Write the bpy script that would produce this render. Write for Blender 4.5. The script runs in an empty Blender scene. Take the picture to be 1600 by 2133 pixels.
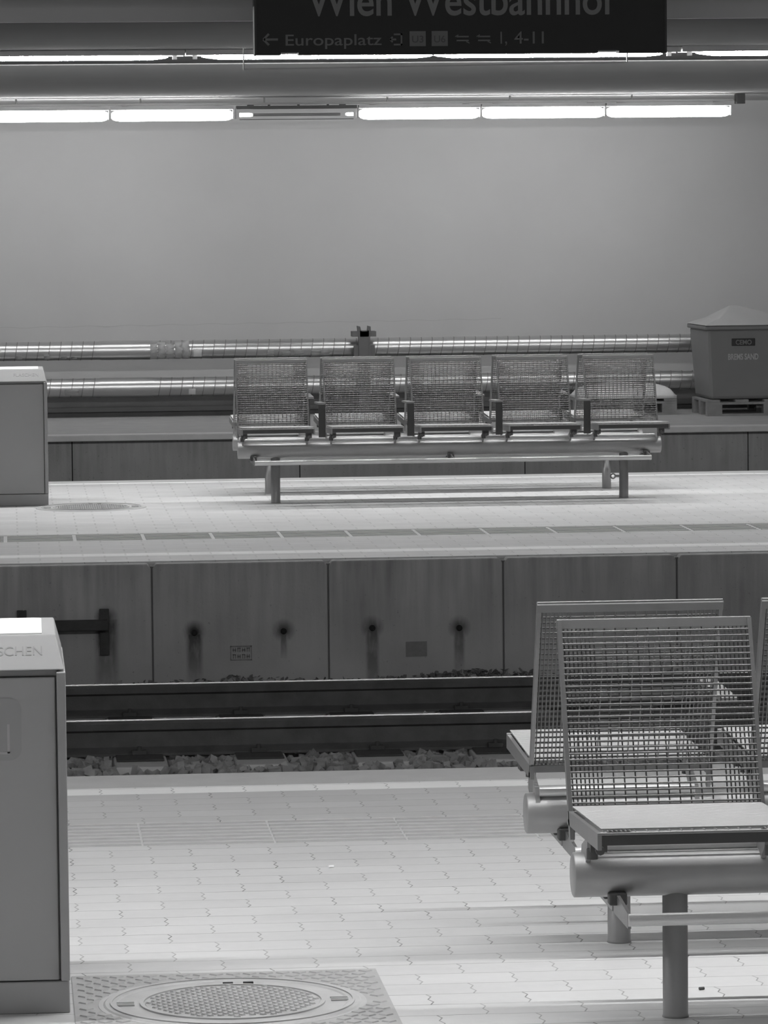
import bpy, math, random
from mathutils import Vector, Matrix
random.seed(7)
scene = bpy.context.scene
COL = scene.collection

# ------------------------------------------------------------------ helpers
class MB:
    def __init__(s):
        s.v = []; s.f = []; s.sm = []
    def add(s, vs, fs, smooth=False):
        n = len(s.v); s.v += [tuple(p) for p in vs]
        for f in fs:
            s.f.append(tuple(i + n for i in f)); s.sm.append(smooth)
    def box(s, a, b):
        x0, y0, z0 = a; x1, y1, z1 = b
        s.add([(x0,y0,z0),(x1,y0,z0),(x1,y1,z0),(x0,y1,z0),(x0,y0,z1),(x1,y0,z1),(x1,y1,z1),(x0,y1,z1)],
              [(0,3,2,1),(4,5,6,7),(0,1,5,4),(1,2,6,5),(2,3,7,6),(3,0,4,7)])
        return s
    def hexa(s, bot, top):           # two quads, counter-clockwise from above
        s.add(list(bot) + list(top), [(0,3,2,1),(4,5,6,7),(0,1,5,4),(1,2,6,5),(2,3,7,6),(3,0,4,7)])
        return s
    def rod(s, p, q, r, n=10, r2=None, smooth=True, caps=True):
        p = Vector(p); q = Vector(q); d = (q - p).normalized()
        u = d.orthogonal().normalized(); w = d.cross(u)
        r2 = r if r2 is None else r2
        vs = []
        for c, rr in ((p, r), (q, r2)):
            for k in range(n):
                a = 2 * math.pi * k / n
                vs.append(c + (u * math.cos(a) + w * math.sin(a)) * rr)
        s.add(vs, [(k, (k+1) % n, n + (k+1) % n, n + k) for k in range(n)], smooth)
        if caps:
            s.add(vs[:n], [tuple(range(n-1, -1, -1))]); s.add(vs[n:], [tuple(range(n))])
        return s
    def bar(s, p, q, side, up):      # flat bar from p to q, side = half-width vector, up = half-height vector
        p = Vector(p); q = Vector(q); a = Vector(side); b = Vector(up)
        s.add([p-a-b, p+a-b, p+a+b, p-a+b, q-a-b, q+a-b, q+a+b, q-a+b],
              [(0,1,2,3),(7,6,5,4),(0,4,5,1),(1,5,6,2),(2,6,7,3),(3,7,4,0)])
        return s
    def lathe(s, prof, n=32, axis='x', origin=(0,0,0), smooth=True, closed=False):
        o = Vector(origin); vs = []; m = len(prof)
        for (t, r) in prof:
            for k in range(n):
                a = 2 * math.pi * k / n
                c, d = r * math.cos(a), r * math.sin(a)
                vs.append(o + (Vector((t, c, d)) if axis == 'x' else Vector((c, d, t))))
        fs = []
        for i in range(m - 1):
            for k in range(n):
                a, b = i*n + k, i*n + (k+1) % n
                fs.append((a, b, b + n, a + n))
        if closed:
            fs.append(tuple(range(n-1, -1, -1))); fs.append(tuple(range((m-1)*n, m*n)))
        s.add(vs, fs, smooth)
        return s
    def prism(s, poly, axis, a, b):  # 2-D outline extruded along an axis
        n = len(poly)
        def P(u, w, t):
            return {'x': (t, u, w), 'y': (u, t, w), 'z': (u, w, t)}[axis]
        vs = [P(u, w, a) for u, w in poly] + [P(u, w, b) for u, w in poly]
        fs = [(k, (k+1) % n, n + (k+1) % n, n + k) for k in range(n)]
        fs += [tuple(range(n-1, -1, -1)), tuple(range(n, 2*n))]
        s.add(vs, fs); return s
    def mesh(s, name, mat=None):
        me = bpy.data.meshes.new(name); me.from_pydata(s.v, [], s.f); me.update()
        for p, f in zip(me.polygons, s.sm): p.use_smooth = f
        import bmesh
        bm = bmesh.new(); bm.from_mesh(me)
        bmesh.ops.recalc_face_normals(bm, faces=bm.faces); bm.to_mesh(me); bm.free()
        if mat: me.materials.append(mat)
        return me
    def build(s, name, mat, parent=None, loc=(0,0,0), bevel=0):
        return link(name, s.mesh(name, mat), parent, loc, bevel)

def link(name, me, parent=None, loc=(0,0,0), bevel=0):
    o = bpy.data.objects.new(name, me); COL.objects.link(o); o.location = loc
    if parent: o.parent = parent
    if bevel:
        m = o.modifiers.new('edge', 'BEVEL'); m.width = bevel; m.segments = 2; m.limit_method = 'ANGLE'
    return o
def empty(name, loc=(0,0,0), rz=0):
    o = bpy.data.objects.new(name, None); COL.objects.link(o); o.location = loc; o.rotation_euler.z = rz
    o.empty_display_size = .1
    return o
def tag(o, label, cat, group=None, kind=None):
    o['label'] = label; o['category'] = cat
    if group: o['group'] = group
    if kind: o['kind'] = kind
    return o
def struct(o, label, cat='structure'):
    o['kind'] = 'structure'; o['label'] = label; o['category'] = cat
    return o
def copy_tree(o, parent=None):
    c = o.copy(); COL.objects.link(c)
    if parent: c.parent = parent
    for ch in list(o.children): copy_tree(ch, c)
    return c
def text_mesh(body, height, width=None, bold=0.0, depth=.002):
    """Lettering in the x-z plane facing -y; capital height = height, baseline at z 0, starts at x 0."""
    cu = bpy.data.curves.new('txt', 'FONT'); cu.body = body; cu.size = 1; cu.offset = bold; cu.extrude = 0
    cu.resolution_u = 6
    o = bpy.data.objects.new('txt', cu); COL.objects.link(o)
    dg = bpy.context.evaluated_depsgraph_get(); dg.update()
    me = bpy.data.meshes.new_from_object(o.evaluated_get(dg))
    bpy.data.objects.remove(o); bpy.data.curves.remove(cu)
    xs = [v.co.x for v in me.vertices]; x0 = min(xs); w = max(xs) - x0
    sz = height / .73
    sx = width / w if width else sz
    m = MB(); vs = [((v.co.x - x0) * sx, 0, v.co.y * sz) for v in me.vertices]
    m.add(vs, [tuple(p.vertices) for p in me.polygons])
    bpy.data.meshes.remove(me)
    # give it a small thickness
    n = len(m.v); edge = {}
    for f in m.f:
        for i in range(len(f)):
            e = (f[i], f[(i+1) % len(f)]); k = tuple(sorted(e)); edge.setdefault(k, []).append(e)
    front = list(m.f)
    m.v += [(x, depth, z) for x, _, z in m.v]
    m.f += [tuple(i + n for i in reversed(f)) for f in front]
    m.f += [(e[0][1], e[0][0], e[0][0] + n, e[0][1] + n) for e in edge.values() if len(e) == 1]
    m.sm = [False] * len(m.f)
    return m

# ------------------------------------------------------------------ materials
def g(s):                            # display grey 0..1 -> linear
    return s / 12.92 if s <= .04045 else ((s + .055) / 1.055) ** 2.4
class NT:
    def __init__(s, name):
        s.m = bpy.data.materials.new(name); s.m.use_nodes = True; s.t = s.m.node_tree
        s.b = s.t.nodes['Principled BSDF']; s.out = s.t.nodes['Material Output']
    def n(s, typ, **kw):
        nd = s.t.nodes.new('ShaderNode' + typ)
        for k, v in kw.items():
            if k in nd.inputs: nd.inputs[k].default_value = v
            else: setattr(nd, k, v)
        return nd
    def l(s, a, b): s.t.links.new(a, b)
    def math(s, op, a, b=None, c=None, clamp=False):
        nd = s.t.nodes.new('ShaderNodeMath'); nd.operation = op; nd.use_clamp = clamp
        for i, x in enumerate((a, b, c)):
            if x is None: continue
            if isinstance(x, (int, float)): nd.inputs[i].default_value = x
            else: s.l(x, nd.inputs[i])
        return nd.outputs[0]
    def coord(s):
        if not hasattr(s, 'co'): s.co = s.n('TexCoord').outputs['Object']
        return s.co
    def noise(s, scale, detail=3, stretch=None, rough=.55):
        v = s.coord()
        if stretch:
            mp = s.n('Mapping'); s.l(v, mp.inputs[0]); mp.inputs['Scale'].default_value = stretch; v = mp.outputs[0]
        nd = s.n('TexNoise', Scale=scale, Detail=detail, Roughness=rough); s.l(v, nd.inputs['Vector'])
        return nd.outputs['Fac']
    def bump(s, h, strength, dist=.01):
        nd = s.n('Bump', Strength=strength, Distance=dist); s.l(h, nd.inputs['Height']); s.l(nd.outputs[0], s.b.inputs['Normal'])
    def grey(s, fac_socket):         # scalar reflectance to base colour
        c = s.n('CombineColor')
        for i in range(3): s.l(fac_socket, c.inputs[i])
        s.l(c.outputs[0], s.b.inputs['Base Color'])

def plain(name, s, rough=.6, metal=0., var=.06, scale=6, bump=0., spec=.5):
    m = NT(name); m.b.inputs['Roughness'].default_value = rough; m.b.inputs['Metallic'].default_value = metal
    m.b.inputs['Specular IOR Level'].default_value = spec
    L = g(s); nz = m.noise(scale, 4)
    v = m.math('MULTIPLY_ADD', m.math('SUBTRACT', nz, .5), 2 * var * L * 2, L)
    m.grey(v)
    if bump: m.bump(m.noise(scale * 12, 2), bump, .004)
    return m.m
def emit(name, strength, base=.9):
    m = NT(name); m.b.inputs['Base Color'].default_value = (base, base, base, 1)
    m.b.inputs['Emission Color'].default_value = (1, 1, 1, 1); m.b.inputs['Emission Strength'].default_value = strength
    return m.m

def paving(name, s, var=.05, joint=.62):
    m = NT(name); co = m.coord()
    sp = m.n('SeparateXYZ'); m.l(co, sp.inputs[0])
    x, y = sp.outputs[0], sp.outputs[1]
    zig = m.math('MULTIPLY', m.math('PINGPONG', y, .035), .30)
    x2 = m.math('ADD', m.math('ADD', x, zig), 40)
    wob = m.math('MULTIPLY', m.noise(9, 1), .012)
    y2 = m.math('ADD', m.math('ADD', y, wob), 40)
    cb = m.n('CombineXYZ'); m.l(x2, cb.inputs[0]); m.l(y2, cb.inputs[1])
    br = m.n('TexBrick'); m.l(cb.outputs[0], br.inputs['Vector'])
    br.offset = .5; br.inputs['Scale'].default_value = 1; br.inputs['Mortar Size'].default_value = .0022
    br.inputs['Mortar Smooth'].default_value = .3; br.inputs['Brick Width'].default_value = .245; br.inputs['Row Height'].default_value = .14
    br.inputs['Color1'].default_value = (.46,.46,.46,1); br.inputs['Color2'].default_value = (.54,.54,.54,1)
    L = g(s)
    tone = m.n('SeparateColor'); m.l(br.outputs['Color'], tone.inputs[0])
    base = m.math('MULTIPLY', m.math('MULTIPLY_ADD', m.math('SUBTRACT', tone.outputs[0], .5), .9, 1.0), L)
    blot = m.math('MULTIPLY_ADD', m.math('SUBTRACT', m.noise(1.7, 4, (1, 2.2, 1)), .5), var * 5, 1.0)
    fine = m.math('MULTIPLY_ADD', m.math('SUBTRACT', m.noise(30, 3), .5), var * 2, 1.0)
    base = m.math('MULTIPLY', m.math('MULTIPLY', base, blot), fine)
    vis = m.math('MULTIPLY', br.outputs['Fac'], m.math('MULTIPLY', m.math('SUBTRACT', m.noise(3.5, 2), .50), 6, clamp=True))
    dark = m.math('SUBTRACT', 1.0, m.math('MULTIPLY', vis, joint))
    m.grey(m.math('MULTIPLY', base, dark))
    m.b.inputs['Roughness'].default_value = .62
    m.bump(m.math('SUBTRACT', 1.0, vis), .15, .003)
    return m.m

def panel_concrete(name, s, stains=(), edges=None):
    m = NT(name); co = m.coord(); sp = m.n('SeparateXYZ'); m.l(co, sp.inputs[0]); x, z = sp.outputs[0], sp.outputs[2]
    L = g(s)
    streak = m.noise(5.5, 4, (3.2, 1, .25)); blot = m.noise(2.2, 5); speck = m.noise(42, 2, rough=.7)
    v = m.math('MULTIPLY_ADD', m.math('SUBTRACT', blot, .5), .55, 1.0)
    high = m.math('MULTIPLY_ADD', z, 1.6, 1.0, clamp=True)          # rain streaks hang from the top edge
    v = m.math('ADD', v, m.math('MULTIPLY', m.math('MULTIPLY', m.math('SUBTRACT', streak, .5), 1.1), high))
    pit = m.math('MULTIPLY', m.math('SUBTRACT', speck, .66), 9, clamp=True)
    v = m.math('SUBTRACT', v, m.math('MULTIPLY', pit, .45))
    ragged = m.noise(26, 3, (1, 1, .35))
    for (hx, hz, w, ln, k) in stains:
        dx = m.math('ABSOLUTE', m.math('SUBTRACT', x, hx)); dz = m.math('SUBTRACT', hz, z)
        run = m.math('MULTIPLY', m.math('SUBTRACT', 1.0, m.math('DIVIDE', dx, w)), 2.2, clamp=True)
        fall = m.math('SUBTRACT', 1.0, m.math('DIVIDE', dz, ln), clamp=True)
        below = m.math('MULTIPLY', dz, 60, clamp=True)
        a = m.math('MULTIPLY', m.math('MULTIPLY', run, m.math('POWER', fall, .6)), below)
        d = m.math('SQRT', m.math('ADD', m.math('MULTIPLY', dx, dx), m.math('MULTIPLY', dz, dz)))
        halo = m.math('MULTIPLY', m.math('SUBTRACT', 1.15, m.math('DIVIDE', d, .062)), 1.2, clamp=True)
        t = m.math('MAXIMUM', a, halo)
        t = m.math('MULTIPLY', t, m.math('MULTIPLY_ADD', ragged, 1.9, -.05, clamp=True))
        v = m.math('MULTIPLY', v, m.math('SUBTRACT', 1.0, m.math('MULTIPLY', t, k)))
    m.grey(m.math('MULTIPLY', v, L)); m.b.inputs['Roughness'].default_value = .85
    m.bump(m.noise(60, 3), .25, .004)
    return m.m

PAVE_A = paving('paving_light', .80)
PAVE_B = paving('paving_edge', .76)
LINE = paving('white_pavers', .98, .03, .45)
CONC = plain('coping_concrete', .76, .8, 0, .06, 8, .15)
LIP = plain('pale_coping', .74, .8, 0, .08, 7, .15)
GROOVE = plain('grooved_concrete', .71, .8, 0, .07, 12, .1)
GROOVE_L = plain('groove_joint', .82, .8)
ASPHALT = plain('asphalt', .61, .9, 0, .08, 5, .2)
WALLP = plain('wall_plaster', .74, .9, 0, .035, 1.1, .05)
CEIL = plain('ceiling_paint', .82, .9, 0, .03, 1.5, 0, 0.)
CEIL_M = plain('ceiling_paint_dimmed', .48, .9, 0, .03, 1.5, 0, 0.)  # same ceiling coloured darker, standing in for weaker light on it
FASC = plain('fascia_paint', .76, .9, 0, .03, 1.5)
STEEL = plain('galvanised_steel', .56, .38, .6, .05, 14)
STEEL_D = plain('galvanised_tube', .66, .45, .5, .06, 9)
TUBEM = plain('tube_steel_highlight', .86, .34, .35, .03, 9)  # tube steel lightened to stand for the lamp highlight along its top
SEATW = plain('seat_wire_steel', .70, .42, .4, .03, 9)
WIRE = plain('wire_steel', .50, .36, .7, .03, 9)
CLAMP = plain('dark_clamp', .34, .5, .4, .1, 20)
BLACKM = plain('dark_armrest_and_shade', .30, .5, .4, .08, 12)  # dark armrest steel; on the seat front bar it stands for shade
RUST = plain('rusty_rail_steel', .31, .75, .1, .25, 9, .2)
RUST_D = plain('dark_rail_fastening', .25, .85, 0, .25, 12, .2)
RAILTOP = plain('polished_rail_head', .62, .42, .6, .05, 10)
SLEEPER = plain('sleeper_concrete', .74, .85, 0, .1, 9, .2)
STONE = plain('ballast_stone', .55, .9, 0, .55, 7, .2)
BEDM = plain('ballast_bed', .42, .95, 0, .3, 14, .3)
PIPE = plain('foil_pipe_jacket', .78, .31, .9, .06, 3)
SEAM = plain('pipe_seam', .56, .5, .6)
TAPE = plain('pale_tape', .66, .7, 0, .12, 14)
LABELW = plain('white_sticker', .85, .6)
DUCT = plain('dark_duct', .36, .75, 0, .15, 5)
SUPPORT = plain('painted_support', .40, .6, .2, .08, 8)
CRATE = plain('grit_bin_plastic', .46, .55, 0, .04, 4)
LIDM = plain('grit_bin_lid', .66, .6, 0, .04, 4)
BLACKP = plain('black_badge', .12, .5)
BADGE_T = plain('badge_lettering', .45, .5)
CRATE_T = plain('faded_lettering', .66, .6)
WOOD = plain('weathered_pallet_wood', .54, .85, 0, .2, 9, .2)
SACK = plain('white_sack', .86, .55, 0, .06, 12, .3)
BODY = plain('bin_enamel', .67, .45, 0, .02, 3)
BODY_S = plain('bin_side_strip', .66, .42, .1, .02, 3)
LID = plain('brushed_bin_lid', .585, .55, 0, .03, 5, 0, .3)
FLAP = plain('flap_glare_and_paper', .95, .4, 0, .02, 5)  # on the bin flap this white stands for lamp glare; paper bit shares it
POSTER = plain('bin_poster', .64, .45, 0, .03, 9)
MARK = plain('bin_pictogram', .72, .45)
ENGR = plain('lid_lettering', .51, .5)
SIGN = plain('sign_board', .20, .6, 0, .04, 4, 0, .2)
SIGN_F = plain('sign_frame', .22, .7, 0)
LETTER = plain('sign_letter', .46, .6)
LETTER2 = plain('sign_small_letter', .41, .6)
ICONT = plain('sign_icon_text', .30, .6)
HOUSING = plain('lamp_housing', .72, .5, 0, .03, 6)
HOUSING_D = plain('dark_lamp_tray', .33, .5, .2, .05, 6)
TUBEOFF = plain('unlit_tube', .62, .25, 0, .03, 6)
CAST = plain('cast_iron_cover', .74, .55, .1, .09, 10, .1)
CAST_D = plain('cast_frame', .68, .6, .1, .09, 10, .1)
LEAF = plain('dead_leaf', .42, .9, 0, .3, 30)
PAPER = plain('paper_scrap', .80, .8)
HOLE = plain('drain_hole_dark', .14, .9)
BRACK = plain('rusty_bracket', .27, .7, .2, .25, 14)
PATCH = plain('stencil_patch', .50, .85, 0, .12, 40)
GLOW = emit('tube_glow', 164.0)
GLOW_WALL = emit('wall_lamp_glow', 21.5)
GLOW_MID = emit('middle_tube_glow', 192.0)
GLOW_END = emit('dying_tube_end', 9.0)

HOLES = [(1.027,-.395),(1.529,-.396),(2.029,-.387),(2.521,-.396)]
PANEL = panel_concrete('stained_panel_concrete', .66,
    [(1.027,-.390,.052,.30,.85),(1.529,-.392,.022,.16,.75),(2.029,-.383,.042,.44,.72),(2.521,-.392,.036,.28,.72),(.535,-.30,.075,.46,.75)])
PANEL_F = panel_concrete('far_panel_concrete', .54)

# ------------------------------------------------------------------ setting
X0, X1 = -5.0, 13.0
def slab(name, mat, y0, y1, z0=-.12, z1=0, parent=None, bevel=0, x0=X0, x1=X1):
    return MB().box((x0, y0, z0), (x1, y1, z1)).build(name, mat, parent, bevel=bevel)
def grooves(name, y0, y1, n, pitch, gap, parent, xs=(-2.5, 9.5)):
    m = MB(); w = (y1 - y0) / n
    x = xs[0]
    while x < xs[1]:
        m.box((x, y0, -.1), (x + pitch - gap, y1, -.006))
        for k in range(n):
            m.box((x, y0 + k*w + .18*w, -.006), (x + pitch - gap, y0 + k*w + .74*w, .0))
        x += pitch
    o = m.build(name, GROOVE, parent)
    slab('groove_joint', GROOVE_L, y0, y1, -.12, -.003, parent)
    return o

pf = slab('floor_platform', PAVE_A, 4.0, 13.14); struct(pf, 'pale paved platform under the big bench and grey bin', 'platform')
grooves('groove_strip', 13.14, 13.64, 7, .415, .008, pf)
slab('edge_paving', PAVE_B, 13.64, 14.31, parent=pf)
slab('safety_line', LINE, 14.31, 14.47, parent=pf)
slab('edge_coping', CONC, 14.47, 14.815, -.2, 0, pf, .012)
w1 = slab('wall_front_platform', PANEL_F, 14.55, 14.74, -1.0, -.2); struct(w1, 'concrete face under the edge of the paved platform', 'wall')

p2 = slab('floor_middle_platform', PAVE_A, 25.88, 30.30); struct(p2, 'pale middle platform carrying the five seat bench', 'platform')
grooves('groove_strip', 25.36, 25.88, 6, .415, .022, p2)
slab('edge_paving', PAVE_B, 24.40, 25.36, parent=p2)
slab('safety_line', LINE, 24.21, 24.40, parent=p2)
slab('edge_paving', PAVE_A, 23.81, 24.21, parent=p2)
slab('edge_paving', PAVE_B, 30.30, 30.58, parent=p2)
slab('safety_line', LINE, 30.58, 30.68, parent=p2)
slab('edge_coping', CONC, 30.68, 30.96, -.2, 0, p2, .01)

# concrete panels below the middle platform, one wall with joints
m = MB(); xb = .793 - .99 * 5
while xb < 9:
    a, b = xb + .004, xb + .986; c = .016
    m.prism([(a,-1.0),(b,-1.0),(b,-.03),(b-.022,-.006),(a+.022,-.006),(a,-.03)], 'y', 23.69, 23.80)
    m.add([(a+.022,23.69,-.006),(b-.022,23.69,-.006),(b,23.69,-.03),(a,23.69,-.03),(a+.03,23.675,-.02),(b-.03,23.675,-.02)], [])
    xb += .99
pw = m.build('wall_middle_platform', PANEL, bevel=.007)
struct(pw, 'stained concrete panel wall below the middle platform', 'wall')
MB().box((X0, 23.705, -1.0), (X1, 23.80, -.02)).build('joint_backing', plain('joint_filler', .44, .9), pw)
for hx, hz in HOLES:
    m = MB()
    m.lathe([(0,.014),(.004,.017),(.014,.017)], 20, 'x'); m.lathe([(.003,.001),(.003,.0135)], 20, 'x')
    o = m.build('drain_hole', HOLE, pw, (hx, 23.678, hz)); o.rotation_euler.z = math.pi/2
    o['label'] = 'dark round drain hole'
o = MB().box((2.218, 23.686, -.553), (2.337, 23.70, -.469)).build('dark_patch', PATCH, pw); o['label'] = 'darker square patch'
m = MB()
for a, b in (((1.228,-.480),(1.348,-.474)),((1.228,-.556),(1.348,-.551)),((1.228,-.556),(1.232,-.474)),((1.344,-.556),(1.348,-.474))):
    m.box((a[0], 23.687, a[1]), (b[0], 23.70, b[1]))
for r, zz in enumerate((-.509, -.546)):
    for k in range(4):
        xx = 1.242 + k * .026
        m.box((xx, 23.687, zz), (xx + .005, 23.70, zz + .024)); m.box((xx + .012, 23.687, zz), (xx + .017, 23.70, zz + .024))
        m.box((xx, 23.687, zz + (.019 if (k + r) % 2 else .009)), (xx + .017, 23.70, zz + (.024 if (k + r) % 2 else .014)))
o = m.build('stencil_mark', PATCH, pw); o['label'] = 'faint stencilled mark in a box'

# rusty rail-height bar bolted to the wall
b = empty('wall_step', (.3, 23.68, -.32)); tag(b, 'rusty steel step bar bolted to the concrete panels beside the grey bin', 'step')
MB().box((-.40,-.10,-.045),(.245,-.02,.012)).build('bar', BRACK, b, bevel=.006)
for xx in (-.262, .197):
    MB().box((xx,-.02,-.19),(xx+.053,-.002,.07)).build('mounting_plate', BRACK, b, bevel=.003)
    for zz in (.045,-.165): MB().rod((xx+.026,-.03,zz),(xx+.026,-.001,zz),.012).build('bolt', BRACK, b)

p3 = slab('floor_far_platform', ASPHALT, 37.42, 41.3, -.3, 0); struct(p3, 'grey asphalt far platform along the wall with the pipes', 'platform')
slab('edge_coping', LIP, 37.2, 37.42, -.055, 0, p3, .008)
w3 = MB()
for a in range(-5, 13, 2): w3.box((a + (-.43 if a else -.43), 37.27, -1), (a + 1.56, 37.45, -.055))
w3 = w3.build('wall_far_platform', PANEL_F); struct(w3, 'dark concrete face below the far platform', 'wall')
MB().box((X0,37.30,-1),(X1,37.45,-.06)).build('joint_backing', HOLE, w3)

bed = MB()
for (ya, za, yb, zb) in ((14.74,-.66,18.8,-.66),(18.8,-.66,19.2,-.62),(19.2,-.62,21.8,-.60),(21.8,-.60,22.4,-.66),(22.4,-.66,23.75,-.68)):
    bed.add([(X0,ya,za),(X1,ya,za),(X1,yb,zb),(X0,yb,zb)], [(0,1,2,3)])
bed.add([(X0,30.9,-.62),(X1,30.9,-.62),(X1,37.4,-.62),(X0,37.4,-.62)], [(0,1,2,3)])
bed = bed.build('ground_track_bed', BEDM); struct(bed, 'dark gravelly track bed between the platforms', 'track bed')

bw = MB().box((X0, 41.0, -.3), (X1, 41.25, 3.3)).build('wall_back', WALLP); struct(bw, 'large plain grey plastered wall behind the far platform', 'wall')
m = MB(); n = 60
for k in range(n):
    xa, xb_ = -.1 + k*4.9/n, -.1 + (k+1)*4.9/n
    za = .842 + .03*k/n + .006*math.sin(k*1.3); zb = .842 + .03*(k+1)/n + .006*math.sin((k+1)*1.3)
    m.bar((xa,41.0,za),(xb_,41.0,zb),(0,.0015,0),(0,0,.0018))
o = m.build('hairline_crack', plain('crack_grey', .67, .9), bw)

# ceilings
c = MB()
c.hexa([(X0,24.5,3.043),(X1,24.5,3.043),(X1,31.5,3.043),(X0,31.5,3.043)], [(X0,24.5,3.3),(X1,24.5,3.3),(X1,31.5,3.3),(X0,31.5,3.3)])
c = c.build('ceiling_middle', CEIL_M); struct(c, 'low flat ceiling over the middle platform, colour darkened for weaker light', 'ceiling')
c = MB()
c.hexa([(X0,31.5,3.036),(X1,31.5,3.036),(X1,41.2,2.965),(X0,41.2,2.965)], [(X0,31.5,3.3),(X1,31.5,3.3),(X1,41.2,3.3),(X0,41.2,3.3)])
c = c.build('ceiling', CEIL); struct(c, 'low flat grey ceiling over the far platform', 'ceiling')
fz = MB().box((X0,24.42,3.045),(X1,24.5,4.1)).build('trim_1', FASC); struct(fz, 'upright grey fascia at the ceiling edge behind the sign', 'fascia')
c2 = MB().box((X0,5.0,3.02),(X1,14.7,3.3)).build('ceiling_front', CEIL); struct(c2, 'low ceiling over the front platform', 'ceiling')
c3 = MB().box((X0,14.7,4.1),(X1,24.5,4.3)).build('ceiling_tracks', CEIL); struct(c3, 'raised ceiling over the two tracks', 'ceiling')

# ------------------------------------------------------------------ rails, sleepers, ballast
def rail(y, label):
    prof = [(-.075,-.16),(.075,-.16),(.075,-.148),(.012,-.125),(.009,-.055),(.033,-.043),(.036,-.012),(.028,-.001),(-.028,-.001),(-.036,-.012),(-.033,-.043),(-.009,-.055),(-.012,-.125),(-.075,-.148)]
    r = empty('track_rail', (0, y, -.41)); tag(r, label, 'rail', 'rails of the track below the middle platform')
    MB().prism([(u, w) for u, w in prof], 'x', X0, X1).build('rail_body', RUST, r)
    MB().prism([(-.029,-.001),(.029,-.001),(.024,.001),(-.024,.001)], 'x', X0, X1).build('running_surface', RAILTOP, r)
    for k in range(-4, 16):
        xc = .59 + .5575 * k
        m = MB().box((xc-.11,-.27,-.161),(xc+.11,.16,-.152))
        for s in (-1, 1):
            m.box((xc-.035, s*.085-.025,-.152),(xc+.035, s*.085+.025,-.130)); m.rod((xc,s*.1,-.135),(xc,s*.1,-.112),.012,6)
        if -1 <= k <= 8: m.build('rail_clip', RUST_D, r, bevel=.004)
    return r
rail(19.79, 'rusty steel rail with thin bright top beside the sleeper ends')
rail(21.29, 'rusty steel rail with thin bright top along the concrete panel wall')
sl = MB()
sl.hexa([(-.14,-1.21,-.2),(.14,-1.21,-.2),(.14,1.3,-.2),(-.14,1.3,-.2)], [(-.122,-1.20,0),(.122,-1.20,0),(.122,1.29,0),(-.122,1.29,0)])
slm = sl.mesh('track_sleeper', SLEEPER)
names = ['first', 'second', 'third', 'fourth', 'fifth', 'sixth', 'seventh', 'eighth', 'ninth']
spots = ['just clear of the grey bin', 'next along from the bin', 'two along from the bin', 'partly sunk in stones before the bench']
for k in range(0, 8):
    o = link('track_sleeper', slm, None, (.592 + .5575*k, 20.54, -.572), .008)
    where = spots[k] if k < 4 else 'behind the big bench, %s from the bin' % names[k]
    tag(o, 'pale concrete sleeper under the rails, ' + where, 'sleeper', 'concrete sleepers of the track')
m = MB()
def stone(m, x, y, z, r):
    import itertools
    vs = []; R = Matrix.Rotation(random.uniform(0, 6.28), 3, Vector((random.uniform(-1,1), random.uniform(-1,1), random.uniform(-1,1))).normalized())
    for sx, sy, sz in itertools.product((-1, 1), repeat=3):
        p = Vector((sx*random.uniform(.45,.8), sy*random.uniform(.4,.75), sz*random.uniform(.3,.6)))
        vs.append(R @ p * r + Vector((x, y, z)))
    m.add(vs, [(0,1,3,2),(4,6,7,5),(0,4,5,1),(2,3,7,6),(0,2,6,4),(1,5,7,3)])
def under_sleeper(x, y):
    k = round((x - .592) / .5575)
    return abs(x - (.592 + .5575*k)) < .135 and k >= 0
for _ in range(5200):
    x = random.uniform(-.4, 5.2); y = random.uniform(19.12, 19.72) if random.random() < .62 else random.uniform(19.86, 21.22)
    if under_sleeper(x, y) and y > 19.24: continue
    lift = .035 if y < 19.42 else .02
    stone(m, x, y, -.605 + random.uniform(-.01, lift), random.uniform(.018, .04))
for _ in range(700):
    stone(m, random.uniform(-.4, 5), random.uniform(21.4, 23.6), -.67 + random.uniform(0,.02), random.uniform(.015,.03))
o = m.build('track_gravel', STONE); tag(o, 'grey broken stone ballast lying around the rails and sleepers', 'ballast', kind='stuff')
m = MB()
for _ in range(300):
    c = random.random()
    x = random.gauss(2.62, .28) if c < .68 else random.gauss(1.25, .28)
    h = max(0, .034 * math.exp(-((x-2.65)/.3)**2) + .02*math.exp(-((x-1.3)/.25)**2))
    p = Vector((x, random.uniform(23.5, 23.66), -.67 + random.uniform(0, h + .012)))
    R = Matrix.Rotation(random.uniform(0,6.28), 3, Vector((random.uniform(-1,1),random.uniform(-1,1),random.uniform(-1,1))).normalized())
    r = random.uniform(.010,.022)
    m.add([p + R @ Vector(q) * r for q in ((-1,-.5,0),(0,-.6,.15),(1,0,.3),(0,.6,.15),(-1,.4,0),(0,0,-.12))], [(0,1,5),(1,2,5),(2,3,5),(3,4,5),(4,0,5)])
o = m.build('dead_leaves', LEAF); tag(o, 'dark dead leaves heaped at the foot of the concrete panel wall', 'leaves', kind='stuff')
for (x, y, s, lab) in ((1.745, 20.9, .022, 'crumpled white paper scrap standing between the rails'), (1.93, 20.2, .026, 'small white paper scrap behind the front rail')):
    m = MB(); m.add([(-s,0,0),(s*.9,.3*s,.1*s),(.5*s,.4*s,2*s),(-.4*s,-.2*s,1.5*s),(0,.9*s,.8*s)], [(0,1,2),(0,2,3),(1,4,2),(3,2,4),(0,3,4),(0,4,1)])
    o = m.build('paper_scrap', PAPER, None, (x, y, -.585)); tag(o, lab, 'litter')

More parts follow.
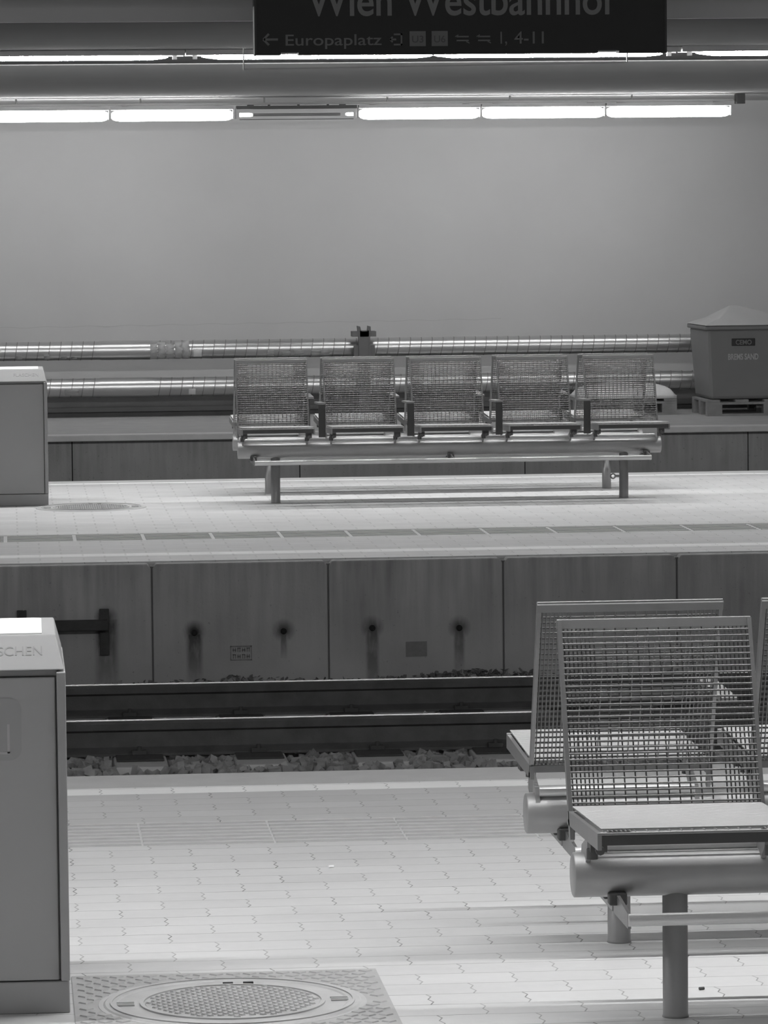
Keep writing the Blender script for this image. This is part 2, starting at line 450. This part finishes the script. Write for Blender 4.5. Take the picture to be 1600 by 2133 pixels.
for (x, y, ln, mat, lab) in ((1.725, 10.494, .013, CLAMP, 'dark cigarette butt on the bright paving under the big bench'), (0.949, 12.614, .016, FLAP, 'tiny white scrap on the paving between bin and bench')):
    o = MB().rod((-ln/2,0,0),(ln/2,.004,0),.004,8).build('cigarette_butt' if mat == CLAMP else 'paper_bit', mat, None, (x, y, .004)); tag(o, lab, 'litter')

# ------------------------------------------------------------------ benches
SW, SP = .49, .592
def grille(length, up, rods=True):
    pass
def seat_parts():
    """meshes of one seat in bench axes: x 0..SW, sitter looks to -y"""
    B0, B1 = Vector((0,.10,.492)), Vector((0,.29,.945))
    dB = (B1 - B0).normalized(); nB = Vector((0, -dB.z, dB.y))
    S0, S1 = Vector((0,.12,.495)), Vector((0,-.42,.515))
    fr = MB(); X = Vector((1,0,0))
    for x in (.006, SW-.006):
        fr.bar(B0 + X*x - dB*.07, B1 + X*x, X*.005, nB*.012)
        fr.add([Vector((x-.005,.12,.497)),Vector((x+.005,.12,.497)),Vector((x+.005,-.42,.518)),Vector((x-.005,-.42,.518)),
                Vector((x-.005,.12,.462)),Vector((x+.005,.12,.462)),Vector((x+.005,-.42,.478)),Vector((x-.005,-.42,.478))],
               [(0,3,2,1),(4,5,6,7),(0,1,5,4),(1,2,6,5),(2,3,7,6),(3,0,4,7)])
    fr.bar(B1 + Vector((0,0,-.009)), B1 + X*SW + Vector((0,0,-.009)), nB*.009, dB*.011)
    fr.rod(B1 + Vector((.001,.002,.003)), B1 + Vector((SW-.001,.002,.003)), .0035, 8)
    fr.rod((.002,-.421,.5165),(SW-.002,-.421,.5165),.0035,8)
    fb = MB().bar((.011,-.414,.501),(SW-.011,-.414,.501),(0,.005,0),(0,0,.012))
    fr.bar((0,.10,.487),(SW,.10,.487),(0,.006,0),(0,0,.009))
    xs = [.016 + .0106*k for k in range(8)]; a = xs[-1] + .0285
    wide = [a + .0272*k for k in range(10)]
    xs = xs + wide + [SW - x for x in xs]
    bg = MB(); L = (B1 - B0).length; n = 29
    for k in range(n):
        p = B0 + dB * (.022 + (L - .052) * k / (n - 1)) + nB * .010
        bg.rod(p + X*.010, p + X*(SW - .010), .0027, 6)
    for x in xs:
        bg.rod(B0 + X*x + dB*.006, B1 + X*x - dB*.02, .0019, 5)
    sg = MB(); n = 34
    for k in range(n):
        p = S0.lerp(S1, .03 + .95 * k / (n - 1)) + Vector((0,0,.012))
        sg.rod(p + X*.010, p + X*(SW - .010), .0025, 6)
    for x in xs:
        sg.rod(S0 + X*x + Vector((0,0,.007)), S1 + X*x + Vector((0,0,.007)), .0019, 5)
    br = MB()
    br.prism([(-.03,.385),(.045,.385),(.03,.425),(-.12,.475),(-.19,.480),(-.19,.462),(-.12,.445)], 'x', -.006, .006)
    cl = MB().box((-.02,-.235,.445),(.02,-.175,.478)).rod((-.012,-.205,.425),(-.012,-.205,.45),.014,8).rod((0,-.24,.452),(0,-.26,.452),.011,8)
    ct = MB().rod((.035,.028,.4165),(SW-.035,.028,.4165),.014,14)
    ar = MB().box((-.068,-.262,.45),(-.022,-.252,.668))
    pad = MB().bar((-.045,-.268,.674),(-.045,.13,.664),(.0235,0,0),(0,0,.006))
    return dict(front=fb.mesh('front_bar', BLACKM), frame=fr.mesh('seat_frame', STEEL), back=bg.mesh('backrest', WIRE), seat=sg.mesh('seat_grille', SEATW), br=br.mesh('bracket', STEEL_D),
                cl=cl.mesh('clamp', CLAMP), ct=ct.mesh('cross_tube', TUBEM), ar=ar.mesh('armrest', BLACKM), pad=pad.mesh('armrest_pad', STEEL))
SPM = seat_parts()
def make_bench(lug=True):
    r = empty('platform_bench')
    m = MB(); m.lathe([(0,.001),(0,.050),(.003,.055),(2.857,.055),(2.86,.050),(2.86,.001)], 40, 'x', (0,0,.355)); bm_ = m.build('beam', STEEL_D, r)
    for x in (.252, 2.608):
        lg = MB().lathe([(0,.033),(.006,.031),(.31,.031)], 28, 'z', (x,0,0), closed=True).build('leg', STEEL_D, r)
    for y in (-.25, .25):
        m = MB(); s = -1 if y < 0 else 1
        m.rod((.10, y,.283),(2.76,y,.283),.0155,16)
        rl = m.build('foot_rail', TUBEM, r)
        for x in (.103, 1.43, 2.757):
            m = MB()
            m.add([(x-.004,s*.01,.318),(x+.004,s*.01,.318),(x+.004,y,.298),(x-.004,y,.298),(x-.004,s*.01,.262),(x+.004,s*.01,.262),(x+.004,y,.262),(x-.004,y,.262)],
                  [(0,3,2,1),(4,5,6,7),(0,1,5,4),(1,2,6,5),(2,3,7,6),(3,0,4,7)])
            m.build('rail_arm', STEEL, rl)
            MB().box((x-.022,s*.05-.02,.288),(x+.022,s*.05+.02,.318)).build('rail_clamp', CLAMP, rl, bevel=.004)
    for i in range(5):
        x = .003 + SP * i
        st = link('seat', SPM['frame'], r, (x,0,0))
        link('backrest', SPM['back'], st); link('front_bar', SPM['front'], st); link('seat_grille', SPM['seat'], st); link('cross_tube', SPM['ct'], st)
        for xx in (.03, SW-.03):
            link('bracket', SPM['br'], st, (xx,0,0)); link('clamp', SPM['cl'], st, (xx,0,0))
        if i:
            link('armrest', SPM['ar'], st); link('armrest_pad', SPM['pad'], st)
    return r
BG = 'wire seat benches standing back to back'
b1 = make_bench()
b1.location = (1.353, 10.16, 0)
tag(b1, 'galvanised wire seat bench facing the camera on the near paved platform', 'bench', BG)
b2 = copy_tree(b1); b2.location = (1.368 + 2.86, 11.22, 0); b2.rotation_euler.z = math.pi
tag(b2, 'wire seat bench turned toward the track, behind the large bench on the near platform', 'bench', BG)
b3 = copy_tree(b1); b3.location = (1.535, 28.35, 0)
tag(b3, 'five seat wire bench facing the camera on the middle platform', 'bench', BG)
b4 = copy_tree(b1); b4.location = (1.553 + 2.86, 29.30, 0); b4.rotation_euler.z = math.pi
tag(b4, 'wire bench turned to the far wall, behind the five seat bench', 'bench', BG)
m = MB().rod((2.52,0,.145),(2.58,0,.145),.008).lathe([(-.006,.012),(.006,.012)], 14, 'x')
m = MB().box((2.545,-.006,.137),(2.58,.006,.153))
for k in range(14):
    a, bb = 2*math.pi*k/14, 2*math.pi*(k+1)/14
    m.rod((2.535+.016*math.cos(a),0,.145+.016*math.sin(a)),(2.535+.016*math.cos(bb),0,.145+.016*math.sin(bb)),.005,6)
m.build('chain_lug', STEEL, b3)

# ------------------------------------------------------------------ bins
def make_bin(z_scale=1.0, full=True):
    W, D = 1.05, .60
    r = empty('recycling_bin')
    MB().box((-W,.02,.082),(-.002,D-.02,.838)).build('body', BODY, r, bevel=.004)
    fp = MB().box((-W,0,.084),(-.026,.03,.836)).build('front_panel', BODY, r, bevel=.003)
    MB().box((-.022,-.016,.084),(0,D,.849)).build('corner_strip', BODY_S, r, bevel=.002)
    MB().box((-W,.004,0),(-.001,D,.080)).build('plinth', BODY, r, bevel=.003)
    ld = MB().hexa([(-W,-.002,.854),(-.002,-.002,.854),(-.002,D+.008,.854),(-W,D+.008,.854)],
                   [(-W,.085,.934),(-.022,.085,.934),(-.022,.46,.940),(-W,.46,.940)])
    ld.box((-W+.02,.01,.838),(-.02,D-.01,.856))
    lid = ld.build('lid', LID, r, bevel=.004)
    # hinged flap, whitened for lamp glare, set in the lid top, rounded at its corner
    poly = [(-W+.12,.10),(-.056,.10),(-.054,.425),(-.060,.437),(-.072,.440),(-W+.12,.440)]
    v = [(x, y, .9345 + (y-.085)/.375*.006 + .0015) for x, y in poly]; vb = [(x, y, z - .004) for x, y, z in v]
    fl = MB(); n = len(poly); fl.add(v + vb, [tuple(range(n)), tuple(range(2*n-1, n-1, -1))] + [(k, n+k, n+(k+1)%n, (k+1)%n) for k in range(n)])
    fl.build('flap', FLAP, lid)
    t = text_mesh('FLASCHEN', .031, .166, 0, .0008)
    q = math.atan2(.087, .08)
    o = t.build('lettering', ENGR, lid, (-.222, .0338, .8882)); o.rotation_euler.x = -q; o['label'] = 'faint grey word pressed in the lid'
    # pictogram poster
    poly = []
    cx0, cx1, cz0, cz1, rr = -.36, -.110, .632, .786, .030
    for cx, cz, a0 in ((cx1-rr,cz0+rr,-90),(cx1-rr,cz1-rr,0),(cx0+rr,cz1-rr,90),(cx0+rr,cz0+rr,180)):
        for k in range(7):
            a = math.radians(a0 + 15*k); poly.append((cx + rr*math.cos(a), cz + rr*math.sin(a)))
    po = MB().prism(poly, 'y', -.0012, .002).build('poster', POSTER, r)
    m = MB()
    for a, b in (((-.145,.650),(-.139,.722)),((-.33,.648),(-.139,.654)),((-.33,.650),(-.324,.722))): m.box((a[0],-.002,a[1]),(b[0],0,b[1]))
    m.build('pictogram', MARK, po)
    return r
bin1 = make_bin(); bin1.location = (.133, 10.41, 0)
tag(bin1, 'large grey recycling bin with pale sloped lid beside the near manhole cover', 'bin', 'grey recycling bins')
bin2 = copy_tree(bin1)
for ch in list(bin2.children):
    if ch.name.startswith('poster'):
        for q in list(ch.children): bpy.data.objects.remove(q)
        bpy.data.objects.remove(ch)
bin2.location = (.270, 28.44, 0); bin2.scale = (1,1,.975)
tag(bin2, 'grey recycling bin with pale lid on the middle platform beside the round cover', 'bin', 'grey recycling bins')

# ------------------------------------------------------------------ manhole covers
def ring(m, r0, r1, z0, z1, n=72):
    m.lathe([(z0,r0),(z1,r0),(z1,r1),(z0,r1)], n, 'z', smooth=False)
def disc_pattern(m, R, z, pitch):
    k = int(R / pitch) + 2
    for i in range(-k, k+1):
        for j in range(-k, k+1):
            x = i*pitch + (j % 2) * pitch/2; y = j*pitch*.8
            if math.hypot(x, y) < R - pitch*.45:
                a = pitch*.36
                m.add([(x-a,y,z),(x,y-a*.62,z),(x+a,y,z),(x,y+a*.62,z),(x-a*.7,y,z+.004),(x,y-a*.42,z+.004),(x+a*.7,y,z+.004),(x,y+a*.42,z+.004)],
                      [(4,5,6,7),(0,1,5,4),(1,2,6,5),(2,3,7,6),(3,0,4,7)])
def make_cover(square):
    r = empty('manhole_cover')
    if square:
        m = MB().box((-.395,-.40,-.02),(.395,.42,.003))
        for i in range(-9, 10):
            for j in range(-9, 11):
                x, y = i*.043 + (j % 2)*.0215, j*.043
                if math.hypot(x, y) > .345 and abs(x) < .375 and -.38 < y < .40:
                    m.add([(x-.019,y,.003),(x,y-.019,.003),(x+.019,y,.003),(x,y+.019,.003),(x-.016,y,.006),(x,y-.016,.006),(x+.016,y,.006),(x,y+.016,.006)],
                          [(4,5,6,7),(0,1,5,4),(1,2,6,5),(2,3,7,6),(3,0,4,7)])
        m.build('square_frame', CAST_D, r)
    m = MB(); m.lathe([(0,.001),(.004,.001),(.004,.285),(.007,.29),(.007,.318),(.004,.323),(.004,.335),(0,.338)], 72, 'z', smooth=False)
    ring(m, .222, .232, .004, .008); ring(m, .300, .306, .005, .010)
    for a in (0, 180):
        for d in (-4, 0, 4):
            t = math.radians(a + d); m.box((.268*math.cos(t)-.022, .268*math.sin(t)-.004,.004),(.268*math.cos(t)+.022,.268*math.sin(t)+.004,.008))
    m.build('ring', CAST, r)
    m = MB(); m.lathe([(.003,.001),(.0055,.001),(.0055,.218),(.003,.22)], 64, 'z', smooth=False); disc_pattern(m, .22, .0055, .026)
    d = m.build('lid', CAST, r)
    for x in (-.012, .040): MB().box((x,.236,.004),(x+.026,.252,.0085)).build('lifting_slot', HOLE, d)
    return r
mh = make_cover(True); mh.location = (.538, 10.48, 0); tag(mh, 'round iron manhole cover in a square ribbed frame beside the large bin', 'manhole cover')
mf = make_cover(False); mf.location = (.548, 28.18, 0); mf.scale = (1.09,1.09,1); tag(mf, 'round iron cover set in the middle platform by the bin', 'manhole cover')

# ------------------------------------------------------------------ sign
sx0, sx1, sz0, sz1 = 1.376, 3.60, 2.800, 3.36
sg = empty('station_sign', (sx0, 23.0, sz0)); tag(sg, 'dark hanging station name sign with pale lettering above the tracks', 'sign')
W = sx1 - sx0
poly = [(0,0),(.130,0),(.130,.014),(.226,.014),(.226,0),(1.858,0),(1.858,.014),(1.974,.014),(1.974,0),(W,0),(W,sz1-sz0),(0,sz1-sz0)]
MB().prism(poly, 'y', 0, .12).build('board', SIGN, sg)
MB().box((-.012,-.004,-.002),(0,.124,sz1-sz0)).build('side_trim', SIGN_F, sg)
MB().box((W,-.004,-.002),(W+.012,.124,sz1-sz0)).build('side_trim', SIGN_F, sg)
for x in (.35, W-.35): MB().rod((x,.06,sz1-sz0),(x,.06,4.12-sz0),.02).build('hanger', SIGN_F, sg)
def sign_text(body, x, z, h, w, mat, bold=0., name='lettering', par=None, y=-.003):
    return text_mesh(body, h, w, bold, .003).build(name, mat, par or sg, (x - sx0, y, z - sz0))
sign_text('Wien Westbahnhof', 1.651, 3.010, .175, 1.674, LETTER, .012, 'sign_lettering')
sign_text('Europaplatz', 1.532, 2.850, .062, .521, LETTER2, .006, 'sign_lettering')
sign_text('1,', 2.700, 2.853, .068, .036, LETTER2, .006, 'sign_number')
sign_text('4-11', 2.776, 2.853, .068, .161, LETTER2, .006, 'sign_number')
m = MB(); T = .006
m.bar((.038,0,.083),(.115,0,.083),(0,.0015,0),(0,0,T)); m.bar((.036,0,.083),(.066,0,.113),(0,.0015,0),(-T*.7,0,T*.7)); m.bar((.036,0,.083),(.066,0,.053),(0,.0015,0),(T*.7,0,T*.7))
m.build('arrow', LETTER2, sg, (0,-.002,0))
m = MB(); a = 2.097 - sx0
m.bar((a,0,.079),(a+.035,0,.079),(0,.0015,0),(0,0,.005)); m.bar((a,0,.079),(a+.016,0,.093),(0,.0015,0),(-.003,0,.003)); m.bar((a,0,.079),(a+.016,0,.065),(0,.0015,0),(.003,0,.003))
m.box((a+.022,-.0015,.102),(a+.068,.0015,.111)); m.box((a+.022,-.0015,.047),(a+.068,.0015,.056)); m.box((a+.059,-.0015,.047),(a+.068,.0015,.111))
m.build('exit_symbol', LETTER2, sg, (0,-.002,0))
for x, t in ((2.205,'U3'),(2.325,'U6')):
    bx = MB().box((0,-.003,.042),(.088,.0,.123)).build('line_badge', LETTER2, sg, (x - sx0,0,0))
    text_mesh(t, .038, .062, .01, .002).build('line_number', ICONT, bx, (.013,-.0045,.062))
for x in (2.453, 2.570):
    a = x - sx0; m = MB()
    for z in (.067, .088): m.box((a+.008,-.0015,z),(a+.074,.0015,z+.008))
    m.bar((a,0,.092),(a+.018,0,.101),(0,.0015,0),(0,0,.003)); m.bar((a+.06,0,.066),(a+.078,0,.057),(0,.0015,0),(0,0,.003))
    m.build('train_symbol', LETTER2, sg, (0,-.002,0))

# ------------------------------------------------------------------ lamps
def strip_lamp(x0, x1, y, z, label, group, glow):      # open batten with two slim tubes, ends tapering into their holders
    r = empty('ceiling_lamp', (x0, y, z)); tag(r, label, 'lamp', group)
    L = x1 - x0; mid = L/2
    MB().prism([(-.11,-.006),(-.104,-.006),(-.100,.014),(.100,.014),(.104,-.006),(.11,-.006),(.114,.030),(-.114,.030)], 'x', -.11, L+.11).build('batten', HOUSING, r)
    for a, b in ((0, mid - .004), (mid + .004, L)):
        t = MB(); t.lathe([(a,.001),(a+.02,.006),(a+.12,.019),(b-.12,.019),(b-.02,.009),(b,.001)], 14, 'x', (0,0,-.014))
        t.build('tube', glow, r)
    for a in (-.06, L+.03): MB().box((a,-.02,-.030),(a+.03,.02,.014)).build('tube_holder', HOUSING, r)
    return r
GB = 'slim tube lamps on the middle platform ceiling'
strip_lamp(-2.02, 1.123, 28.83, 3.010, 'slim ceiling tube lamp over the far bin, ending short of the sign', GB, GLOW_MID)
strip_lamp(1.35, 4.497, 28.83, 3.011, 'slim ceiling tube lamp glowing along the lower edge of the sign', GB, GLOW_MID)
strip_lamp(4.729, 7.87, 28.83, 3.013, 'slim ceiling tube lamp starting past the end of the sign', GB, GLOW_MID)
GC = 'tube lamps over the front platform'
for k in range(3):
    strip_lamp(-3.0 + 3.37*k, .147 + 3.37*k, 10.72, 2.988, ('tube lamp above the near bin, outside the picture', 'tube lamp above the near bench, outside the picture', 'tube lamp far along above the near bench, outside the picture')[k], GC, GLOW)

LAMPZ = 2.819
def wall_lamp(x0, x1, label, lit=True):
    r = empty('wall_lamp', (x0, 38.9, LAMPZ)); tag(r, label, 'lamp', 'tube lamps above the far platform')
    L = x1 - x0
    MB().box((0,-.06,.052),(L,.06,.082)).box((.1,-.012,.082),(.16,.012,.091)).box((L-.16,-.012,.082),(L-.1,.012,.091)).build('housing', HOUSING if lit else HOUSING_D, r)
    if lit:
        t = MB(); R = .050
        t.lathe([(.004,.001),(.006,.022),(.02,.036),(.05,.046),(.09,R),(L-.09,R),(L-.05,.046),(L-.02,.036),(L-.006,.022),(L-.004,.001)], 24, 'x')
        t.build('diffuser', GLOW_WALL, r)
    else:
        MB().lathe([(.15,.012),(L-.15,.012)], 16, 'x', (0,0,.0)).build('tube', TUBEOFF, r)
        MB().lathe([(.03,.001),(.03,.018),(.12,.018),(.15,.012)], 16, 'x').build('glowing_tube_end', GLOW_END, r)
        MB().lathe([(L-.10,.010),(L-.08,.015),(L-.03,.015),(L-.03,.001)], 16, 'x').build('glowing_tube_end', GLOW_END, r)
        MB().prism([(-.028,-.045),(.028,-.045),(.030,-.040),(-.030,-.040)], 'x', .03, L-.03).build('lower_tray', HOUSING_D, r)
        for k in range(3): MB().rod((.3+.27*k,0,.08),(.3+.27*k,0,.10),.012).build('fixing', HOUSING_D, r)
    MB().box((-.008,-.035,-.035),(.003,.035,.06)).build('end_cap', HOUSING, r)
    MB().box((L-.003,-.035,-.035),(L+.008,.035,.06)).build('end_cap', HOUSING, r)
    return r
js = [(-1.335,-.19),(-.165,.985),(1.003,2.135),(2.165,3.285),(3.302,4.438),(4.454,5.610),(5.624,6.802)]
lab = ['lit tube lamp at the very start of the far row, outside the picture', 'lit tube lamp over the far wall, first of two before the dead one',
       'lit tube lamp over the far wall, directly beside the dead one', 'dead tube lamp with only its tips glowing, gap in the bright far row',
       'lit tube lamp just past the dead one in the far row', 'middle lit lamp of the three past the dead one', 'last lit tube lamp of the far row, above the grit box']
for k, ((a, b), l) in enumerate(zip(js, lab)): wall_lamp(a*.985, b*.985, l, k != 3)
o = MB().box((-1.6,38.86,2.91),(6.72,38.94,2.93)).build('lamp_rail', HOUSING)
tag(o, 'pale mounting rail along the ceiling that carries the far tube lamps', 'rail')
for x in [-1+1.13*k for k in range(7)]:
    MB().rod((x,38.9,2.93),(x,38.9,2.976),.008).build('rail_hanger', HOUSING, o)
MB().box((6.74,38.8,2.885),(6.82,38.92,2.976)).build('junction_box', HOUSING_D, o)
# slim guard frame hanging below the slim lamp
gd = MB(); P = [(1.611,28.4,2.897),(4.19,28.4,2.925)]
gd.bar(P[0],P[1],(0,.006,0),(0,0,.005)); gd.bar((1.611,28.4,2.897),(1.611,28.4,3.042),(.004,0,0),(0,.006,0)); gd.bar((4.19,28.4,2.925),(4.19,28.4,3.042),(.004,0,0),(0,.006,0))
o = gd.build('hanging_bar', HOUSING); tag(o, 'thin pale bar hanging under the ceiling just below the sign', 'bar')

# ------------------------------------------------------------------ pipes on the far wall
def pipe(y, z, r, sleeve, label, seed):
    root = empty('insulated_pipe', (0, y, z)); tag(root, label, 'pipe', 'foil covered pipes along the far wall')
    m = MB(); m.lathe([(X0, r), (X1, r)], 48, 'x'); x = X0
    parts_ = [MB(), MB()]
    while x < X1:
        seam = parts_[0 if x < sleeve[0] else 1]
        if not (sleeve[0] - .03 <= x <= sleeve[1] + .03):
            seam.lathe([(x-.005, r-.002), (x-.003, r+.002), (x+.003, r+.002), (x+.005, r-.002)], 40, 'x', smooth=False)
        x += .104
    # slightly oblique seams as on spiral-wound ducting
    m.build('jacket', PIPE, root); 
    for seam in parts_:
        seam.v = [(px + .16*pz, py, pz) for px, py, pz in seam.v]; seam.build('seam', SEAM, root)
    MB().lathe([(sleeve[0]-.02,r+.003),(sleeve[1]+.02,r+.003)], 48, 'x').build('sleeve', PIPE, root)
    return root
p_up = pipe(40.4, .633, .088, (.915,1.345), 'upper foil covered pipe along the far wall with pale taped section', 1)
p_lo = pipe(40.3, .285, .090, (.91,1.372), 'lower foil covered pipe along the far wall, above the dark duct', 2)
def wrap(root, x0, x1, r, a0, a1, mat, name, n=18):
    m = MB(); vs = []
    for x in (x0, x1):
        for rr in (r, r + .002):
            for k in range(n+1):
                a = math.radians(a0 + (a1-a0)*k/n); vs.append((x + (random.uniform(-.006,.006) if name == 'tape' else 0), -rr*math.cos(a), rr*math.sin(a)))
    q = n+1; fs = []
    for k in range(n): fs += [(q+k, q+k+1, 3*q+k+1, 3*q+k), (k, 2*q+k, 2*q+k+1, k+1), (k, k+1, q+k+1, q+k), (2*q+k, 3*q+k, 3*q+k+1, 2*q+k+1)]
    fs += [(0, q, 3*q, 2*q), (q-1, 3*q-1, 4*q-1, 2*q-1)]
    m.add(vs, fs, True); return m.build(name, mat, root)
for a, b in ((1.36,1.43),(1.438,1.51),(1.515,1.59),(1.60,1.665),(1.67,1.735)): wrap(p_up, a, b, .0885, -70, random.uniform(35, 95), TAPE, 'tape')
wrap(p_up, 1.775, 1.855, .0885, -50, 5, LABELW, 'sticker')
for a in (2.48, 2.62, 2.74, 2.9, 2.99): wrap(p_up, a, a + random.uniform(.04,.09), .0885, -55, random.uniform(-20,-5), TAPE, 'tape')
for a in (.10,.36,.52,.62): wrap(p_up, a, a + .05, .0885, -60, random.uniform(-35,-15), TAPE, 'tape')
wrap(p_lo, 1.722, 1.785, .0905, -55, -12, LABELW, 'sticker')
wrap(p_lo, .55, .68, .0905, -50, -5, TAPE, 'tape')
ps = empty('pipe_support', (3.39, 40.15, 0)); tag(ps, 'dark steel pipe support with crossbars and forked top at the far wall', 'support')
MB().box((-.045,-.03,0),(.045,.04,.80)).box((-.055,-.036,0),(-.043,.05,.80)).box((.043,-.036,0),(.055,.05,.80)).build('post', SUPPORT, ps)
MB().box((-.115,-.03,.742),(.112,.16,.792)).build('crossbar', SUPPORT, ps); MB().box((-.105,-.03,.505),(.112,.16,.540)).build('crossbar', SUPPORT, ps)
for s in (-1, 1): MB().hexa([(s*.045-.018,-.03,.79),(s*.045+.018,-.03,.79),(s*.045+.018,.04,.79),(s*.045-.018,.04,.79)],[(s*.05-.018,-.03,.845),(s*.05+.010,-.03,.838),(s*.05+.010,.04,.838),(s*.05-.018,.04,.845)]).build('prong', SUPPORT, ps)
for xx in (-.10, .057): MB().box((xx,-.02,.541),(xx+.043,.03,.66)).build('saddle', SUPPORT, ps)
dk = MB().box((X0,40.52,0),(X1,40.95,.20)).build('cable_duct', DUCT); tag(dk, 'low dark duct running along the foot of the far wall under the pipes', 'duct')
MB().box((X0,40.48,.045),(X1,40.52,.088)).build('duct_ledge', plain('duct_ledge_grey', .44, .8), dk)

# ------------------------------------------------------------------ pallets, grit box, sack
def pallet(x0, y0, W, D, label, nb=5):
    r = empty('wooden_pallet', (x0, y0, 0)); tag(r, label, 'pallet')
    H = .150
    for k in range(nb):
        a = k * (W - .12)/(nb-1)
        o = MB().box((a, 0, H-.022),(a+.12 if nb > 3 else a + .16, D, H)).build('top_board', WOOD, r, bevel=.002)
    for y in (0, D/2-.05, D-.1):
        MB().box((0,y,H-.044),(W,y+.1,H-.0225)).build('bearer', WOOD, r)
        MB().box((0,y,0),(W,y+.1,.022)).build('bottom_board', WOOD, r)
        for x in (0, W/2-.07, W-.14):
            MB().box((x,y,.0225),(x+.14,y+.1,H-.0445)).build('block', WOOD, r)
    return r
pallet(6.475, 38.92, 1.2, .8, 'weathered wooden pallet under the dark grit box').rotation_euler.z = math.radians(1.0)
cr = empty('grit_box', (6.48, 38.95, .152)); tag(cr, 'dark plastic grit box with pale pitched lid standing on a wooden pallet', 'grit box')
cr.rotation_euler.z = math.radians(1.0)
MB().hexa([(.03,.02,0),(1.12,.02,0),(1.12,.80,0),(.03,.80,0)],[(0,0,.66),(1.16,0,.66),(1.16,.92,.66),(0,.92,.66)]).build('body', CRATE, cr, bevel=.03)
MB().box((-.02,-.025,.645),(1.18,.945,.685)).build('rim', CRATE, cr, bevel=.012)
m = MB(); a = [(-.03,-.035,.687),(1.19,-.035,.687),(1.19,.955,.687),(-.03,.955,.687)]; q = [(.12,.14,.745),(.80,.14,.745),(.80,.78,.745),(.12,.78,.745)]; t = [(.30,.42,.862),(.37,.42,.862),(.37,.50,.862),(.30,.50,.862)]
m.add(a + q + t, [(0,3,2,1),(8,9,10,11)] + [(k+4*w_, (k+1)%4+4*w_, (k+1)%4+4+4*w_, k+4+4*w_) for w_ in (0,1) for k in range(4)]); m.build('lid', LIDM, cr, bevel=.02)
bd = MB().box((.232,-.006,.498),(.452,.02,.566)).build('badge', BLACKP, cr, bevel=.004)
text_mesh('CEMO', .044, .150, .02, .003).build('lettering', BADGE_T, bd, (.268,-.0095,.510))
text_mesh('BREMS SAND', .056, .285, .02, .003).build('lettering', CRATE_T, cr, (.198,.004,.370)).rotation_euler.x = math.radians(-1.7)
pallet(5.32, 39.30, .93, .7, 'wooden pallet carrying the white sack behind the five seat bench')
m = MB(); NX, NY = 22, 12; vs = []; fs = []
for layer in (0, 1):
    for j in range(NY+1):
        for i in range(NX+1):
            u, v = i/NX, j/NY
            e = (1 - abs(2*u-1)**5) * (1 - abs(2*v-1)**4)
            z = .153 if layer == 0 else .153 + .03 + .105*max(0, e)**.55 + .006*math.sin(9*u+5*v)
            vs.append((5.33 + .92*u, 39.31 + .66*v, z))
q = (NX+1)*(NY+1)
for j in range(NY):
    for i in range(NX):
        k = j*(NX+1)+i; fs += [(q+k,q+k+1,q+k+NX+2,q+k+NX+1), (k,k+NX+1,k+NX+2,k+1)]
rim = [i for i in range(NX+1)] + [j*(NX+1)+NX for j in range(1,NY+1)] + [NY*(NX+1)+i for i in range(NX-1,-1,-1)] + [j*(NX+1) for j in range(NY-1,0,-1)]
for k in range(len(rim)): fs.append((rim[k], rim[(k+1)%len(rim)], q+rim[(k+1)%len(rim)], q+rim[k]))
m.add(vs, fs, True); o = m.build('white_sack', SACK); tag(o, 'plump white sack lying on a wooden pallet behind the bench end', 'sack')

# ------------------------------------------------------------------ world, camera
w = bpy.data.worlds.new('World'); scene.world = w; w.use_nodes = True
w.node_tree.nodes['Background'].inputs[0].default_value = (1,1,1,1); w.node_tree.nodes['Background'].inputs[1].default_value = .19
cam = bpy.data.cameras.new('camera'); co = bpy.data.objects.new('camera', cam); COL.objects.link(co); scene.camera = co
F_PX = 8840.0
cam.sensor_fit = 'VERTICAL'; cam.sensor_height = 36; cam.sensor_width = 27; cam.lens = F_PX/2133*36; cam.clip_end = 200; cam.clip_start = .1
psi, pit, rho = math.radians(5.07), math.atan(639.5/F_PX), .0099
Fv = Vector((math.sin(psi)*math.cos(pit), math.cos(psi)*math.cos(pit), -math.sin(pit)))
R0 = Vector((math.cos(psi), -math.sin(psi), 0)); U0 = R0.cross(Fv)
Rv = R0*math.cos(rho) - U0*math.sin(rho); Uv = U0*math.cos(rho) + R0*math.sin(rho)
M = Matrix((Rv, Uv, -Fv)).transposed().to_4x4(); M.translation = Vector((0,0,1.986)); co.matrix_world = M
scene.view_settings.view_transform = 'Standard'; scene.view_settings.look = 'None'; scene.view_settings.gamma = 1
scene.view_settings.exposure = 0.0
